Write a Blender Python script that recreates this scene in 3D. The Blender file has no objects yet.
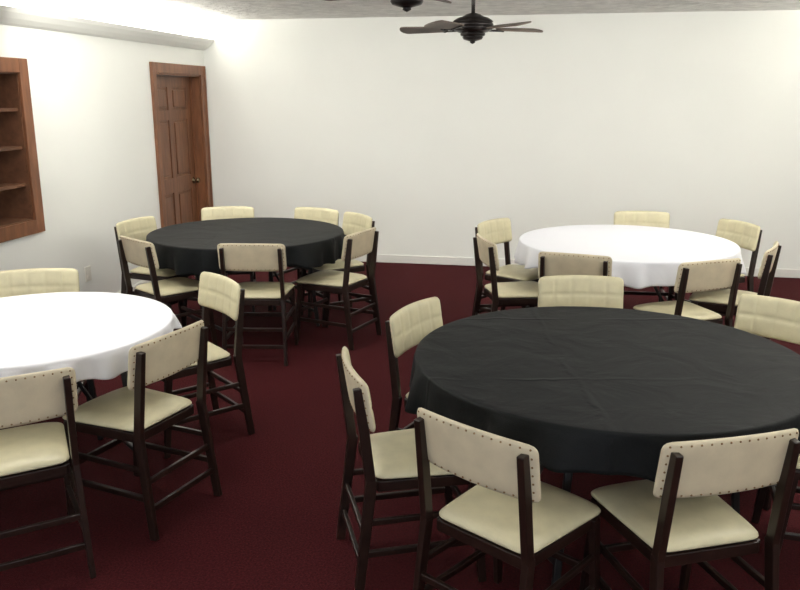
import bpy, bmesh, math, random
from mathutils import Matrix, Vector, noise
random.seed(4)
sc = bpy.context.scene
COL = sc.collection
sc.view_settings.view_transform = 'Standard'

# ------------------------------------------------------------ materials
def new_mat(name):
    m = bpy.data.materials.new(name); m.use_nodes = True
    nt = m.node_tree
    return m, nt, nt.nodes['Principled BSDF']

def simple(name, col, rough=0.6, metal=0.0, var=0.0, scale=8.0, bump=0.0, bscale=60.0, bdist=0.01, sheen=0.0, stretch=None, spec=0.5):
    m, nt, b = new_mat(name)
    b.inputs['Roughness'].default_value = rough
    b.inputs['Metallic'].default_value = metal
    b.inputs['Specular IOR Level'].default_value = spec
    b.inputs['Base Color'].default_value = (*col, 1)
    tc = nt.nodes.new('ShaderNodeTexCoord')
    mp = nt.nodes.new('ShaderNodeMapping')
    nt.links.new(tc.outputs['Object'], mp.inputs['Vector'])
    if stretch: mp.inputs['Scale'].default_value = stretch
    if var > 0:
        n = nt.nodes.new('ShaderNodeTexNoise'); n.inputs['Scale'].default_value = scale
        n.inputs['Detail'].default_value = 5
        nt.links.new(mp.outputs['Vector'], n.inputs['Vector'])
        r = nt.nodes.new('ShaderNodeValToRGB')
        r.color_ramp.elements[0].position = 0.3; r.color_ramp.elements[1].position = 0.7
        r.color_ramp.elements[0].color = (*[c*(1-var) for c in col], 1)
        r.color_ramp.elements[1].color = (*[min(1, c*(1+var)) for c in col], 1)
        nt.links.new(n.outputs['Fac'], r.inputs['Fac'])
        nt.links.new(r.outputs['Color'], b.inputs['Base Color'])
    if bump > 0:
        n2 = nt.nodes.new('ShaderNodeTexNoise'); n2.inputs['Scale'].default_value = bscale
        n2.inputs['Detail'].default_value = 4
        nt.links.new(mp.outputs['Vector'], n2.inputs['Vector'])
        bp = nt.nodes.new('ShaderNodeBump'); bp.inputs['Strength'].default_value = bump
        bp.inputs['Distance'].default_value = bdist
        nt.links.new(n2.outputs['Fac'], bp.inputs['Height'])
        nt.links.new(bp.outputs['Normal'], b.inputs['Normal'])
    if sheen > 0:
        b.inputs['Sheen Weight'].default_value = sheen
    return m

M_wall = simple('wall_paint', (0.855, 0.862, 0.825), 0.75, var=0.012, scale=1.5, bump=0.08, bscale=120, bdist=0.003)
M_ceil = simple('ceiling_texture', (0.78, 0.775, 0.75), 0.9, var=0.14, scale=9, bump=1.0, bscale=14, bdist=0.03)
M_carpet = simple('carpet_maroon', (0.060, 0.0088, 0.0108), 0.95, var=0.5, scale=120, bump=0.6, bscale=300, bdist=0.01, spec=0.1)
M_base = simple('baseboard_paint', (0.80, 0.79, 0.75), 0.5)
M_wood = simple('door_wood', (0.165, 0.067, 0.030), 0.4, var=0.28, scale=6, stretch=(6, 6, 0.6))
M_wood2 = simple('trim_wood', (0.195, 0.078, 0.035), 0.42, var=0.25, scale=6, stretch=(5, 5, 0.8))
M_shelf = simple('shelf_wood', (0.14, 0.060, 0.030), 0.5, var=0.2, scale=5, stretch=(5, 1, 5))
M_dark = simple('chair_dark_wood', (0.017, 0.0078, 0.0055), 0.32, var=0.3, scale=20)
M_vinyl = simple('cream_vinyl', (0.57, 0.52, 0.345), 0.42, var=0.08, scale=14, bump=0.12, bscale=90, bdist=0.003)
M_vinylb = simple('cream_vinyl_back', (0.56, 0.485, 0.345), 0.45, var=0.08, scale=14, bump=0.12, bscale=90, bdist=0.003)
M_nail = simple('nail_brass', (0.22, 0.13, 0.06), 0.35, metal=0.8)
M_fan = simple('fan_dark_metal', (0.015, 0.011, 0.010), 0.35, metal=0.4)
M_blade = simple('fan_blade_wood', (0.12, 0.088, 0.07), 0.5, var=0.25, scale=6)
M_brass = simple('knob_metal', (0.25, 0.2, 0.13), 0.25, metal=1.0)
M_metal = simple('table_leg_metal', (0.05, 0.05, 0.05), 0.4, metal=0.7)
M_ply = simple('table_plywood', (0.25, 0.16, 0.09), 0.6, var=0.2)
M_plastic = simple('white_plastic', (0.75, 0.73, 0.66), 0.4)

def cloth_mat(name, col, rough, sheen, strength, spec, crease):
    m, nt, b = new_mat(name)
    b.inputs['Base Color'].default_value = (*col, 1)
    b.inputs['Roughness'].default_value = rough
    b.inputs['Sheen Weight'].default_value = sheen
    b.inputs['Specular IOR Level'].default_value = spec
    N = nt.nodes.new; Lk = nt.links.new
    tc = N('ShaderNodeTexCoord')
    n = N('ShaderNodeTexNoise'); n.inputs['Scale'].default_value = 4.0
    n.inputs['Detail'].default_value = 7; n.inputs['Distortion'].default_value = 0.8
    Lk(tc.outputs['Object'], n.inputs['Vector'])
    n3 = N('ShaderNodeTexNoise'); n3.inputs['Scale'].default_value = 260
    Lk(tc.outputs['Object'], n3.inputs['Vector'])
    mx = N('ShaderNodeMath'); mx.operation = 'MULTIPLY_ADD'; mx.inputs[1].default_value = 0.08
    Lk(n3.outputs['Fac'], mx.inputs[0]); Lk(n.outputs['Fac'], mx.inputs[2])
    sx = N('ShaderNodeSeparateXYZ'); Lk(tc.outputs['Object'], sx.inputs[0])
    # patchy mask so the fold creases come and go
    nm = N('ShaderNodeTexNoise'); nm.inputs['Scale'].default_value = 2.3; nm.inputs['Detail'].default_value = 1
    Lk(tc.outputs['Object'], nm.inputs['Vector'])
    mk = N('ShaderNodeMapRange'); mk.inputs['From Min'].default_value = 0.42; mk.inputs['From Max'].default_value = 0.62
    Lk(nm.outputs['Fac'], mk.inputs['Value'])
    last = mx
    for ax, off, per in (('X', 0.13, 0.46), ('Y', 0.22, 0.40)):
        wob = N('ShaderNodeMath'); wob.operation = 'MULTIPLY_ADD'; wob.inputs[1].default_value = 0.11
        Lk(n.outputs['Fac'], wob.inputs[0]); Lk(sx.outputs[ax], wob.inputs[2])
        ad = N('ShaderNodeMath'); ad.operation = 'ADD'; ad.inputs[1].default_value = off
        Lk(wob.outputs[0], ad.inputs[0])
        pp = N('ShaderNodeMath'); pp.operation = 'PINGPONG'; pp.inputs[1].default_value = per
        Lk(ad.outputs[0], pp.inputs[0])
        mr = N('ShaderNodeMapRange'); mr.interpolation_type = 'SMOOTHSTEP'
        mr.inputs['From Min'].default_value = 0.0; mr.inputs['From Max'].default_value = 0.018
        mr.inputs['To Min'].default_value = crease; mr.inputs['To Max'].default_value = 0.0
        Lk(pp.outputs[0], mr.inputs['Value'])
        mm = N('ShaderNodeMath'); mm.operation = 'MULTIPLY'
        Lk(mr.outputs['Result'], mm.inputs[0]); Lk(mk.outputs['Result'], mm.inputs[1])
        s = N('ShaderNodeMath'); s.operation = 'ADD'
        Lk(last.outputs[0], s.inputs[0]); Lk(mm.outputs[0], s.inputs[1])
        last = s
    bp = N('ShaderNodeBump'); bp.inputs['Strength'].default_value = strength
    bp.inputs['Distance'].default_value = 0.02
    Lk(last.outputs[0], bp.inputs['Height'])
    Lk(bp.outputs['Normal'], b.inputs['Normal'])
    return m
M_black = cloth_mat('black_tablecloth', (0.0060, 0.0070, 0.0078), 0.62, 0.012, 0.55, 0.16, 0.25)
M_white = cloth_mat('white_tablecloth', (0.78, 0.785, 0.84), 0.7, 0.05, 0.3, 0.25, 0.12)

def emis(name, col, s):
    m, nt, b = new_mat(name)
    b.inputs['Base Color'].default_value = (0.9, 0.9, 0.9, 1)
    b.inputs['Emission Color'].default_value = (*col, 1)
    b.inputs['Emission Strength'].default_value = s
    return m
M_diff = emis('added_light_diffuser', (1, 0.97, 0.92), 2.5)  # glowing cover of the added ceiling fixtures
M_winglow = emis('added_window_glow', (0.85, 0.92, 1), 1.5)  # glowing pane of the added window

# ------------------------------------------------------------ mesh helpers
def add_geom(bm, verts, faces, mat=0, smooth=False):
    vs = [bm.verts.new(v) for v in verts]
    out = []
    for f in faces:
        try:
            fc = bm.faces.new([vs[i] for i in f]); fc.material_index = mat; fc.smooth = smooth
            out.append(fc)
        except ValueError: pass
    return vs, out

BF = [(0,3,2,1),(4,5,6,7),(0,1,5,4),(1,2,6,5),(2,3,7,6),(3,0,4,7)]
def box(bm, x0, x1, y0, y1, z0, z1, mat=0, bev=0.0):
    vs, fs = add_geom(bm, [(x0,y0,z0),(x1,y0,z0),(x1,y1,z0),(x0,y1,z0),(x0,y0,z1),(x1,y0,z1),(x1,y1,z1),(x0,y1,z1)], BF, mat)
    if bev > 0:
        es = list({e for f in fs for e in f.edges})
        r = bmesh.ops.bevel(bm, geom=es, offset=bev, segments=2, affect='EDGES', profile=0.5)
        for f in r['faces']: f.material_index = mat
    return vs

def bar(bm, p0, p1, w, d, mat=0, bev=0.003, xdir=Vector((1,0,0)), taper=1.0):
    p0, p1 = Vector(p0), Vector(p1)
    z = (p1-p0).normalized()
    x = (xdir - z*xdir.dot(z)).normalized(); y = z.cross(x)
    V = []
    for p, s in ((p0, taper), (p1, 1.0)):
        for a, b_ in ((-1,-1),(1,-1),(1,1),(-1,1)):
            V.append(p + x*a*w*s/2 + y*b_*d*s/2)
    vs, fs = add_geom(bm, V, BF, mat)
    if bev > 0:
        es = list({e for f in fs for e in f.edges})
        r = bmesh.ops.bevel(bm, geom=es, offset=bev, segments=2, affect='EDGES', profile=0.5)
        for f in r['faces']: f.material_index = mat

def lathe(bm, prof, n=32, mat=0, M=Matrix(), smooth=True):
    V = []; F = []
    for r, z in prof:
        for i in range(n):
            a = 2*math.pi*i/n
            V.append(M @ Vector((max(r, 1e-4)*math.cos(a), max(r, 1e-4)*math.sin(a), z)))
    for k in range(len(prof)-1):
        for i in range(n):
            j = (i+1) % n
            F.append((k*n+i, k*n+j, (k+1)*n+j, (k+1)*n+i))
    F.append(tuple(range(n))[::-1]); F.append(tuple(range((len(prof)-1)*n, len(prof)*n)))
    add_geom(bm, V, F, mat, smooth)

def finish(bm, name, mats, M=None, recalc=True):
    if recalc: bmesh.ops.recalc_face_normals(bm, faces=bm.faces)
    me = bpy.data.meshes.new(name); bm.to_mesh(me); bm.free()
    for m in mats: me.materials.append(m)
    ob = bpy.data.objects.new(name, me); COL.objects.link(ob)
    if M is not None: ob.matrix_world = M
    return ob

# ------------------------------------------------------------ room frame
A = math.radians(10.5)
C = Vector((-2.07, 8.79, 0))
# The room is axis aligned in the world; furniture coordinates (measured in
# the photographer's frame) are converted with TURN.
TURN = Matrix.Rotation(A, 4, 'Z')
RM = TURN @ Matrix.Translation(C) @ Matrix.Rotation(-A, 4, 'Z')
W, L, H = 6.55, 10.4, 2.5
TH = 0.15

def room_boxes(name, boxes, mats):
    bm = bmesh.new()
    for b in boxes:
        box(bm, *b[:6], mat=b[6] if len(b) > 6 else 0, bev=b[7] if len(b) > 7 else 0)
    return finish(bm, name, mats, RM)

room_boxes('floor', [(-TH, W+TH, -L-TH, TH, -0.1, 0.0)], [M_carpet])
room_boxes('ceiling', [(-TH, W+TH, -L-TH, TH, H, H+0.1)], [M_ceil])
room_boxes('wall_back', [(-TH, W+TH, 0, TH, 0, H)], [M_wall])
room_boxes('wall_right', [(W, W+TH, -L, 0, 0, H)], [M_wall])
D0, D1, DZ = 0.12, 1.13, 1.955
N0, N1, NZ0, NZ1 = 3.11, 4.50, 0.86, 1.905
for seg in [(-TH, 0, -D0, 0, 0, H), (-TH, 0, -D1, -D0, DZ, H), (-TH, 0, -N0, -D1, 0, H),
    (-TH, 0, -N1, -N0, 0, NZ0), (-TH, 0, -N1, -N0, NZ1, H), (-TH, 0, -L, -N1, 0, H)]:
    room_boxes('wall_left', [seg], [M_wall])
for seg in [(0, 1.6, -L-TH, -L, 0, H), (4.8, W, -L-TH, -L, 0, H),
    (1.6, 4.8, -L-TH, -L, 0, 0.9), (1.6, 4.8, -L-TH, -L, 2.1, H)]:
    room_boxes('wall_front', [seg], [M_wall])
room_boxes('added_window_1', [(1.6, 4.8, -L-0.1, -L-0.08, 0.9, 2.1, 1),  # unseen window behind the camera, added to give cool fill light
    (1.6, 4.8, -L-0.07, -L-0.0, 0.9, 0.96), (1.6, 4.8, -L-0.07, -L, 2.04, 2.1),
    (1.6, 1.66, -L-0.07, -L, 0.96, 2.04), (4.74, 4.8, -L-0.07, -L, 0.96, 2.04), (3.17, 3.23, -L-0.07, -L, 0.96, 2.04)], [M_base, M_winglow])

room_boxes('baseboard_back', [(0, W, -0.016, 0, 0, 0.085, 0, 0.004)], [M_base])
room_boxes('baseboard_left', [(0, 0.016, -L, -D1-0.10, 0, 0.085, 0, 0.004)], [M_base])
room_boxes('baseboard_right', [(W-0.016, W, -L, 0, 0, 0.085, 0, 0.004)], [M_base])

def cove(name, side):
    bm = bmesh.new()
    prof = [(0, 2.20), (0.035, 2.212), (0.075, 2.24), (0.11, 2.275), (0.13, 2.305), (0.122, 2.305), (0.11, 2.29), (0.02, 2.29), (0.0, 2.29)]
    V = []
    for y in (0.0, -L):
        for x, z in prof:
            V.append(((x if side == 'l' else W-x), y, z))
    n = len(prof)
    F = [(i, (i+1) % n, n+(i+1) % n, n+i) for i in range(n)] + [tuple(range(n)), tuple(range(n, 2*n))]
    add_geom(bm, V, F, 0)
    return finish(bm, name, [M_wall], RM)
cove('trim_1', 'l'); cove('trim_2', 'r')

# ------------------------------------------------------------ door
bm = bmesh.new()
tw = 0.085
box(bm, 0, 0.02, -D1-tw, -D1+0.01, 0, DZ+tw, 0, 0.005)
box(bm, 0, 0.02, -D0-0.01, -D0+tw, 0, DZ+tw, 0, 0.005)
box(bm, 0, 0.02, -D1+0.01, -D0-0.01, DZ-0.01, DZ+tw, 0, 0.005)
box(bm, 0.02, 0.03, -D1-tw, -D1-tw+0.025, 0, DZ+tw, 0, 0.003)
box(bm, 0.02, 0.03, -D0+tw-0.025, -D0+tw, 0, DZ+tw, 0, 0.003)
box(bm, -0.15, 0.0, -D1, -D1+0.025, 0, DZ, 0)
box(bm, -0.15, 0.0, -D0-0.025, -D0, 0, DZ, 0)
box(bm, -0.15, 0.0, -D1+0.025, -D0-0.025, DZ-0.025, DZ, 0)
box(bm, -0.10, -0.085, -D0-0.045, -D0-0.025, 0, DZ-0.025, 0)
la, lb = -D1+0.028, -D0-0.028
x0, x1 = -0.145, -0.105
box(bm, x0, x1-0.012, la, lb, 0.01, DZ-0.028, 1)
st = 0.11; mid = (la+lb)/2
for a_, b_ in ((la, la+st), (lb-st, lb), (mid-0.05, mid+0.05)):
    box(bm, x1-0.014, x1, a_, b_, 0.01, DZ-0.028, 1, 0.004)
rails = [(0.01, 0.22), (0.78, 0.93), (1.50, 1.60), (1.82, DZ-0.028)]
for z0, z1 in rails:
    box(bm, x1-0.014, x1-0.0004, la, lb, z0, z1, 1, 0.004)
for (z0, z1) in ((0.22, 0.78), (0.93, 1.50), (1.60, 1.82)):
    for a_, b_ in ((la+st, mid-0.05), (mid+0.05, lb-st)):
        box(bm, x1-0.014, x1-0.001, a_+0.025, b_-0.025, z0+0.025, z1-0.025, 1, 0.010)
K = Matrix.Translation((x1, lb-0.06, 0.86)) @ Matrix.Rotation(math.radians(90), 4, 'Y')
lathe(bm, [(0.0, 0), (0.033, 0.0), (0.033, 0.006), (0.012, 0.012), (0.012, 0.035), (0.026, 0.042), (0.03, 0.055), (0.024, 0.068), (0.0, 0.072)], 20, 2, K)
for hz in (0.25, 1.0, 1.75):
    box(bm, x1, x1+0.006, la-0.004, la+0.02, hz, hz+0.09, 2)
finish(bm, 'door_1', [M_wood2, M_wood, M_brass], RM)

# ------------------------------------------------------------ built-in bookcase
bm = bmesh.new()
dp = -0.30
box(bm, dp-0.02, dp, -N1, -N0, NZ0, NZ1, 1)
box(bm, dp, 0, -N0-0.02, -N0, NZ0, NZ1, 1)
box(bm, dp, 0, -N1, -N1+0.02, NZ0, NZ1, 1)
box(bm, dp, 0, -N1+0.02, -N0-0.02, NZ0, NZ0+0.02, 1)
box(bm, dp, 0, -N1+0.02, -N0-0.02, NZ1-0.02, NZ1, 1)
for k in (1, 2, 3):
    z = NZ0 + (NZ1-NZ0)*k/4
    box(bm, dp, -0.02, -N1+0.02, -N0-0.02, z-0.01, z+0.012, 1, 0.002)
fw = 0.085
box(bm, 0, 0.022, -N1-fw, -N1+0.012, NZ0-fw, NZ1+fw, 0, 0.004)
box(bm, 0, 0.022, -N0-0.012, -N0+fw, NZ0-fw, NZ1+fw, 0, 0.004)
box(bm, 0, 0.022, -N1+0.012, -N0-0.012, NZ1-0.012, NZ1+fw, 0, 0.004)
box(bm, 0, 0.022, -N1+0.012, -N0-0.012, NZ0-fw, NZ0+0.012, 0, 0.004)
finish(bm, 'built_in_bookcase', [M_wood2, M_shelf], RM)

room_boxes('wall_outlet', [(0, 0.008, -2.55, -2.47, 0.28, 0.40, 0, 0.002), (0.008, 0.011, -2.53, -2.49, 0.30, 0.33, 0, 0.001), (0.008, 0.011, -2.53, -2.49, 0.35, 0.38, 0, 0.001)], [M_plastic])

# ------------------------------------------------------------ chair mesh
def chair_mesh():
    bm = bmesh.new()
    hw, z0, z1 = 0.222, 0.630, 0.815
    hh = (z1-z0)/2; zc = (z0+z1)/2; rc = 0.026
    def P(U, Vv):
        z = Vv*hh
        over = max(0, abs(z)-(hh-rc))
        xin = rc - math.sqrt(max(0, rc*rc-over*over))
        x = U*(hw-xin)
        k = 1-(x/hw)**2
        zz = zc+z+0.007*k*(Vv+1)/2
        y = -0.008 - 0.030*(zz-z0)/0.19 - 0.026*k
        return x, y, zz
    nx, nz = 64, 24
    def seam(t):
        d = abs(t-round(t))
        return min(1.0, d/0.16)**0.6
    for side in (1, -1):
        V = []; F = []
        for j in range(nz+1):
            for i in range(nx+1):
                U = -1+2*i/nx; Vv = -1+2*j/nz
                Ue = math.sin(U*math.pi/2)*0.35+U*0.65; Ve = math.sin(Vv*math.pi/2)*0.35+Vv*0.65
                x, y, z = P(Ue, Ve)
                e = (max(0, 1-abs(Ue)**14)*max(0, 1-abs(Ve)**8))**0.5
                t = 0.012*e
                if side > 0:
                    t += e*0.0042*seam((Ue+1)/2*5)*seam((Ve+1)/2*2)
                V.append((x, y+side*t, z))
        for j in range(nz):
            for i in range(nx):
                a = j*(nx+1)+i
                q = (a, a+1, a+nx+2, a+nx+1)
                F.append(q if side < 0 else q[::-1])
        add_geom(bm, V, F, 1 if side > 0 else 2, True)
    pts = []
    n = 15
    for i in range(n):
        U = -0.93+1.86*i/(n-1)
        pts += [(U, 0.86), (U, -0.86)]
    for j in range(1, 6):
        Vv = -0.86+1.72*j/6
        pts += [(-0.93, Vv), (0.93, Vv)]
    for U, Vv in pts:
        x, y, z = P(U, Vv)
        e = (max(0, 1-abs(U)**14)*max(0, 1-abs(Vv)**8))**0.5
        rr = bmesh.ops.create_icosphere(bm, subdivisions=1, radius=0.0038, matrix=Matrix.Translation((x, y-0.012*e, z)))
        for v in rr['verts']:
            for f in v.link_faces: f.material_index = 3; f.smooth = True
    def S(U, Vv):
        y = 0.2+Vv*0.2
        hwid = 0.178+0.030*(Vv+1)/2
        over = max(0, abs(Vv)*0.2-(0.2-0.04))
        xin = 0.04-math.sqrt(max(0, 0.0016-over*over))
        x = U*(hwid-xin)
        if Vv > 0: y += 0.012*(1-U*U)
        return x, y
    nx, ny = 24, 24
    for side in (1, -1):
        V = []; F = []
        for j in range(ny+1):
            for i in range(nx+1):
                U = math.sin((-1+2*i/nx)*math.pi/2); Vv = math.sin((-1+2*j/ny)*math.pi/2)
                x, y = S(U, Vv)
                e = (max(0, 1-abs(U)**6)*max(0, 1-abs(Vv)**6))**0.5
                z = 0.444 + (0.026*e + 0.006*(1-U*U)*(1-Vv*Vv) if side > 0 else -0.014*e)
                V.append((x, y, z))
        for j in range(ny):
            for i in range(nx):
                a = j*(nx+1)+i
                q = (a, a+1, a+nx+2, a+nx+1)
                F.append(q if side > 0 else q[::-1])
        add_geom(bm, V, F, 1, True)
    for sx in (-1, 1):
        bar(bm, (sx*0.165, 0.01, 0.412), (sx*0.185, 0.385, 0.412), 0.022, 0.04, 0)
    bar(bm, (-0.165, 0.012, 0.412), (0.165, 0.012, 0.412), 0.04, 0.022, 0, xdir=Vector((0, 0, 1)))
    bar(bm, (-0.185, 0.375, 0.412), (0.185, 0.375, 0.412), 0.04, 0.022, 0, xdir=Vector((0, 0, 1)))
    for sx in (-1, 1):
        bar(bm, (sx*0.205, -0.070, 0.0), (sx*0.192, -0.016, 0.45), 0.024, 0.040, 0, taper=0.85)
        bar(bm, (sx*0.192, -0.018, 0.43), (sx*0.188, -0.058, 0.788), 0.024, 0.036, 0)
        bar(bm, (sx*0.200, 0.395, 0.0), (sx*0.192, 0.355, 0.43), 0.026, 0.036, 0, taper=0.8)
        bar(bm, (sx*0.200, -0.050, 0.17), (sx*0.198, 0.378, 0.17), 0.018, 0.024, 0)
        bar(bm, (sx*0.197, -0.032, 0.29), (sx*0.196, 0.366, 0.29), 0.016, 0.022, 0)
    bar(bm, (-0.198, -0.042, 0.24), (0.198, -0.042, 0.24), 0.024, 0.016, 0, xdir=Vector((0, 0, 1)))
    bar(bm, (-0.200, -0.055, 0.125), (0.200, -0.055, 0.125), 0.024, 0.016, 0, xdir=Vector((0, 0, 1)))
    bar(bm, (-0.196, 0.372, 0.23), (0.196, 0.372, 0.23), 0.026, 0.016, 0, xdir=Vector((0, 0, 1)))
    bmesh.ops.remove_doubles(bm, verts=bm.verts, dist=0.00005)
    bmesh.ops.recalc_face_normals(bm, faces=bm.faces)
    me = bpy.data.meshes.new('dining_chair'); bm.to_mesh(me); bm.free()
    for m in (M_dark, M_vinyl, M_vinylb, M_nail): me.materials.append(m)
    return me
CH = chair_mesh()

chairs = [
    (0.208, 2.150, 43), (0.938, 2.08, -14), (-0.170, 2.71, 77), (0.063, 3.505, 121),
    (0.95, 4.10, 183), (1.79, 3.58, 229), (1.86, 2.72, 286),
    (1.05, 4.73, 22), (1.80, 4.53, -20), (0.71, 6.05, 130), (0.57, 5.29, 80),
    (1.98, 6.52, 188), (2.56, 5.97, 252), (2.37, 5.01, 302),
    (-0.96, 5.07, 2), (-1.76, 5.25, 44), (-2.04, 6.11, 112), (-1.47, 6.80, 172),
    (-0.70, 6.72, 208), (-0.33, 6.37, 237), (-0.27, 5.57, -63),
    (-1.335, 2.56, -30), (-0.925, 3.09, -65), (-0.935, 4.08, 231), (-1.99, 4.27, 168), (-2.20, 2.75, 40),
]
for x, y, th in chairs:
    t = math.radians(th)
    f = Vector((math.sin(t), math.cos(t)))
    ob = bpy.data.objects.new('dining_chair', CH); COL.objects.link(ob)
    ob.matrix_world = TURN @ Matrix.Translation((x+f.x*0.045, y+f.y*0.045, 0)) @ Matrix.Rotation(-t, 4, 'Z')

# ------------------------------------------------------------ tables
def table(cx, cy, mat, seed, drop, R=0.765):
    rnd = random.Random(seed)
    root = bpy.data.objects.new('round_banquet_table', None); COL.objects.link(root)
    root.matrix_world = TURN @ Matrix.Translation((cx, cy, 0))
    bm = bmesh.new()
    lathe(bm, [(0.0, 0.715), (R-0.02, 0.715), (R-0.012, 0.72), (R-0.012, 0.738), (R-0.02, 0.742), (0.0, 0.742)], 64, 0, smooth=False)
    a0 = rnd.random()*3
    Rm = Matrix.Rotation(a0, 3, 'Z') @ Matrix.Diagonal((R/0.765, R/0.765, 1))
    for sx in (-1, 1):
        for sy in (-1, 1):
            bar(bm, Rm @ Vector((sx*0.43, sy*0.33, 0)), Rm @ Vector((sx*0.36, sy*0.30, 0.715)), 0.028, 0.028, 1, bev=0.006)
        bar(bm, Rm @ Vector((sx*0.42, -0.325, 0.12)), Rm @ Vector((sx*0.42, 0.325, 0.12)), 0.022, 0.022, 1, bev=0.005)
        bar(bm, Rm @ Vector((sx*0.36, -0.40, 0.70)), Rm @ Vector((sx*0.36, 0.40, 0.70)), 0.03, 0.03, 1, bev=0.005)
        bar(bm, Rm @ Vector((sx*0.40, 0, 0.14)), Rm @ Vector((sx*0.05, 0, 0.71)), 0.02, 0.012, 1, bev=0.003)
    o = finish(bm, 'table_frame', [M_ply, M_metal]); o.parent = root
    bm = bmesh.new()
    n = 288
    folds = [(rnd.randint(9, 12), rnd.random()*6.28, 0.42), (rnd.randint(15, 19), rnd.random()*6.28, 0.38), (rnd.randint(23, 29), rnd.random()*6.28, 0.32), (5, rnd.random()*6.28, 0.25)]
    def wave(a):
        return sum(w*math.sin(k*a+p+0.7*math.sin(2*a+p)) for k, p, w in folds)
    rings = []
    for r in [0.02, 0.1, 0.2, 0.3, 0.4, 0.5, 0.58, 0.65, 0.70, 0.735, 0.755]:
        rings.append(('t', r*R/0.765))
    for k in range(1, 4):
        rings.append(('e', k/3*math.pi/2))
    nd = 10
    for k in range(1, nd+1): rings.append(('d', k/nd))
    V = []
    for typ, p in rings:
        for i in range(n):
            a = 2*math.pi*i/n
            w_ = wave(a)
            if typ == 't':
                r = p; z = 0.748 + 0.0015*noise.noise(Vector((r*math.cos(a)*5+seed, r*math.sin(a)*5, 0)))
            elif typ == 'e':
                r = R-0.010+0.010*math.sin(p); z = 0.748-0.010*(1-math.cos(p))
            else:
                d = p*(drop+0.022*math.sin(4*a+seed)+0.009*w_)
                amp = 0.036*p**0.8
                r = R + 0.002 + amp*(0.2+w_) + 0.004*p
                r = max(r, R-0.004+0.002*p)
                z = 0.738-d
            V.append((r*math.cos(a), r*math.sin(a), z))
    F = [tuple(range(n))]
    for k in range(len(rings)-1):
        for i in range(n):
            j = (i+1) % n
            F.append((k*n+i, (k+1)*n+i, (k+1)*n+j, k*n+j))
    add_geom(bm, V, F, 0, True)
    o = finish(bm, 'tablecloth', [mat])
    md = o.modifiers.new('thick', 'SOLIDIFY'); md.thickness = 0.0025; md.offset = -1
    o.parent = root
    return root
table(0.820, 3.00, M_black, 1, 0.13, 0.762)
table(1.59, 5.55, M_white, 2, 0.13, 0.745)
table(-1.15, 5.95, M_black, 3, 0.15, 0.725)
table(-1.65, 3.44, M_white, 4, 0.08, 0.615)

# ------------------------------------------------------------ ceiling fans
def fan(x, y, phase):
    bm = bmesh.new()
    zt = H
    lathe(bm, [(0.0, zt), (0.07, zt), (0.07, zt-0.015), (0.045, zt-0.055), (0.014, zt-0.065), (0.014, zt-0.19),
               (0.05, zt-0.20), (0.075, zt-0.215), (0.11, zt-0.225), (0.135, zt-0.24), (0.145, zt-0.252), (0.130, zt-0.258), (0.145, zt-0.264),
               (0.148, zt-0.278), (0.130, zt-0.284), (0.143, zt-0.290), (0.135, zt-0.308), (0.112, zt-0.318), (0.085, zt-0.326),
               (0.09, zt-0.333), (0.086, zt-0.345), (0.07, zt-0.350), (0.074, zt-0.356), (0.066, zt-0.37), (0.04, zt-0.378),
               (0.018, zt-0.384), (0.02, zt-0.392), (0.0, zt-0.402)], 40, 0)
    zb = zt-0.305
    for k in range(5):
        R = Matrix.Rotation(phase+k*2*math.pi/5, 4, 'Z') @ Matrix.Translation((0, 0, zb)) @ Matrix.Rotation(math.radians(13), 4, 'X')
        for sy in (-1, 1):
            V0 = R @ Vector((0.10, sy*0.008, -0.004)); V1 = R @ Vector((0.23, sy*0.032, 0.0))
            bar(bm, V0, V1, 0.012, 0.008, 0, bev=0.002)
        bar(bm, R @ Vector((0.215, -0.045, 0.0)), R @ Vector((0.215, 0.045, 0.0)), 0.02, 0.008, 0, bev=0.002, xdir=(R.to_3x3() @ Vector((1, 0, 0))))
        out = []
        for t in range(0, 11):
            a = -math.pi/2+math.pi*t/10
            out.append((0.50+0.045*math.cos(a), 0.074*math.sin(a)))
        out += [(0.20, 0.055), (0.19, 0.03), (0.19, -0.03), (0.20, -0.055)]
        n = len(out)
        V = [R @ Vector((px, py, 0.004)) for px, py in out] + [R @ Vector((px, py, 0.012)) for px, py in out]
        F = [tuple(range(n))[::-1], tuple(range(n, 2*n))] + [(i, (i+1) % n, n+(i+1) % n, n+i) for i in range(n)]
        add_geom(bm, V, F, 1)
    o = finish(bm, 'ceiling_fan', [M_fan, M_blade])
    o.matrix_world = TURN @ Matrix.Translation((x, y, 0))
    es = o.modifiers.new('b', 'BEVEL'); es.width = 0.001; es.limit_method = 'ANGLE'
    return o
fan(0.52, 6.0, math.radians(90))
fan(0.03, 3.74, math.radians(90-18))

# ------------------------------------------------------------ light fixtures
LC = (1, 0.975, 0.905)
def area(name, M, sx, sy, power, col=LC):
    l = bpy.data.lights.new(name, 'AREA'); l.shape = 'RECTANGLE'; l.size = sx; l.size_y = sy
    l.energy = power; l.color = col
    o = bpy.data.objects.new(name, l); COL.objects.link(o); o.matrix_world = M
    return o
def added_fixture(r, s, power):  # unseen ceiling fixtures, added for general light
    root_M = RM @ Matrix.Translation((r, -s, 0))
    bm = bmesh.new()
    box(bm, -0.62, 0.62, -0.16, 0.16, H-0.03, H, 0, 0.004)
    box(bm, -0.60, 0.60, -0.14, 0.14, H-0.075, H-0.03, 1, 0.012)
    finish(bm, 'added_ceiling_light', [M_base, M_diff], root_M)
    area('added_ceiling_lamp', root_M @ Matrix.Translation((0, 0, H-0.08)), 1.15, 0.26, power)
added_fixture(1.5, 4.9, 21); added_fixture(5.0, 4.9, 22)
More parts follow.
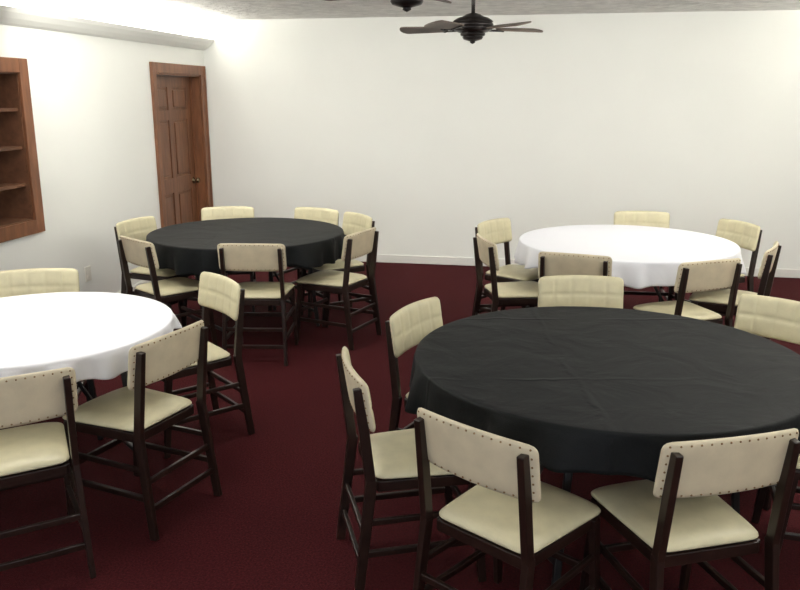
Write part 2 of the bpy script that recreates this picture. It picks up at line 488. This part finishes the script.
added_fixture(1.5, 7.6, 12); added_fixture(5.0, 7.6, 12)
def added_washer(r, s, length, power):  # unseen light bars, added to brighten the back wall
    tilt = Matrix.Rotation(math.radians(62), 4, 'X')
    M = RM @ Matrix.Translation((r, -s, H-0.09)) @ tilt
    bm = bmesh.new()
    h = length/2
    box(bm, -h, h, -0.05, 0.05, 0.0, 0.05, 0, 0.006)
    box(bm, -h, h, -0.055, -0.05, -0.03, 0.05, 0)
    box(bm, -h, h, 0.05, 0.055, -0.03, 0.05, 0)
    Mi = tilt.inverted()
    for sx in (-0.7, 0.7):
        bar(bm, Mi @ Vector((sx*h, 0, 0.03)), Mi @ Vector((sx*h, 0, 0.09)), 0.03, 0.03, 0)
    finish(bm, 'added_wall_washer', [M_base], M)
    area('added_washer_lamp', M @ Matrix.Translation((0, 0, -0.004)), length-0.04, 0.08, power)
added_washer(1.35, 3.3, 1.8, 32); added_washer(4.85, 3.3, 1.8, 34)
UP = Matrix.Rotation(math.pi, 4, 'X')
area('cove_lamp', RM @ Matrix.Translation((0.065, -4.2, 2.30)) @ UP, 0.07, 8.2, 85)
area('cove_lamp', RM @ Matrix.Translation((W-0.065, -4.2, 2.30)) @ UP, 0.07, 8.2, 95)
area('added_window_fill', RM @ Matrix.Translation((3.2, -L+0.02, 1.5)) @ Matrix.Rotation(math.radians(90), 4, 'X'), 3.0, 1.1, 45, (0.82, 0.9, 1.0))  # added fill lamp at the unseen window

w = bpy.data.worlds.new('world'); sc.world = w; w.use_nodes = True
w.node_tree.nodes['Background'].inputs[0].default_value = (0.6, 0.7, 0.8, 1)
w.node_tree.nodes['Background'].inputs[1].default_value = 0.3

# ------------------------------------------------------------ camera
cam = bpy.data.cameras.new('camera'); co = bpy.data.objects.new('camera', cam); COL.objects.link(co)
cam.sensor_fit = 'HORIZONTAL'; cam.sensor_width = 36; cam.lens = 36.0
co.matrix_world = TURN @ Matrix.Translation((0, 0, 1.74)) @ Matrix.Rotation(math.radians(90-14), 4, 'X')
sc.camera = co
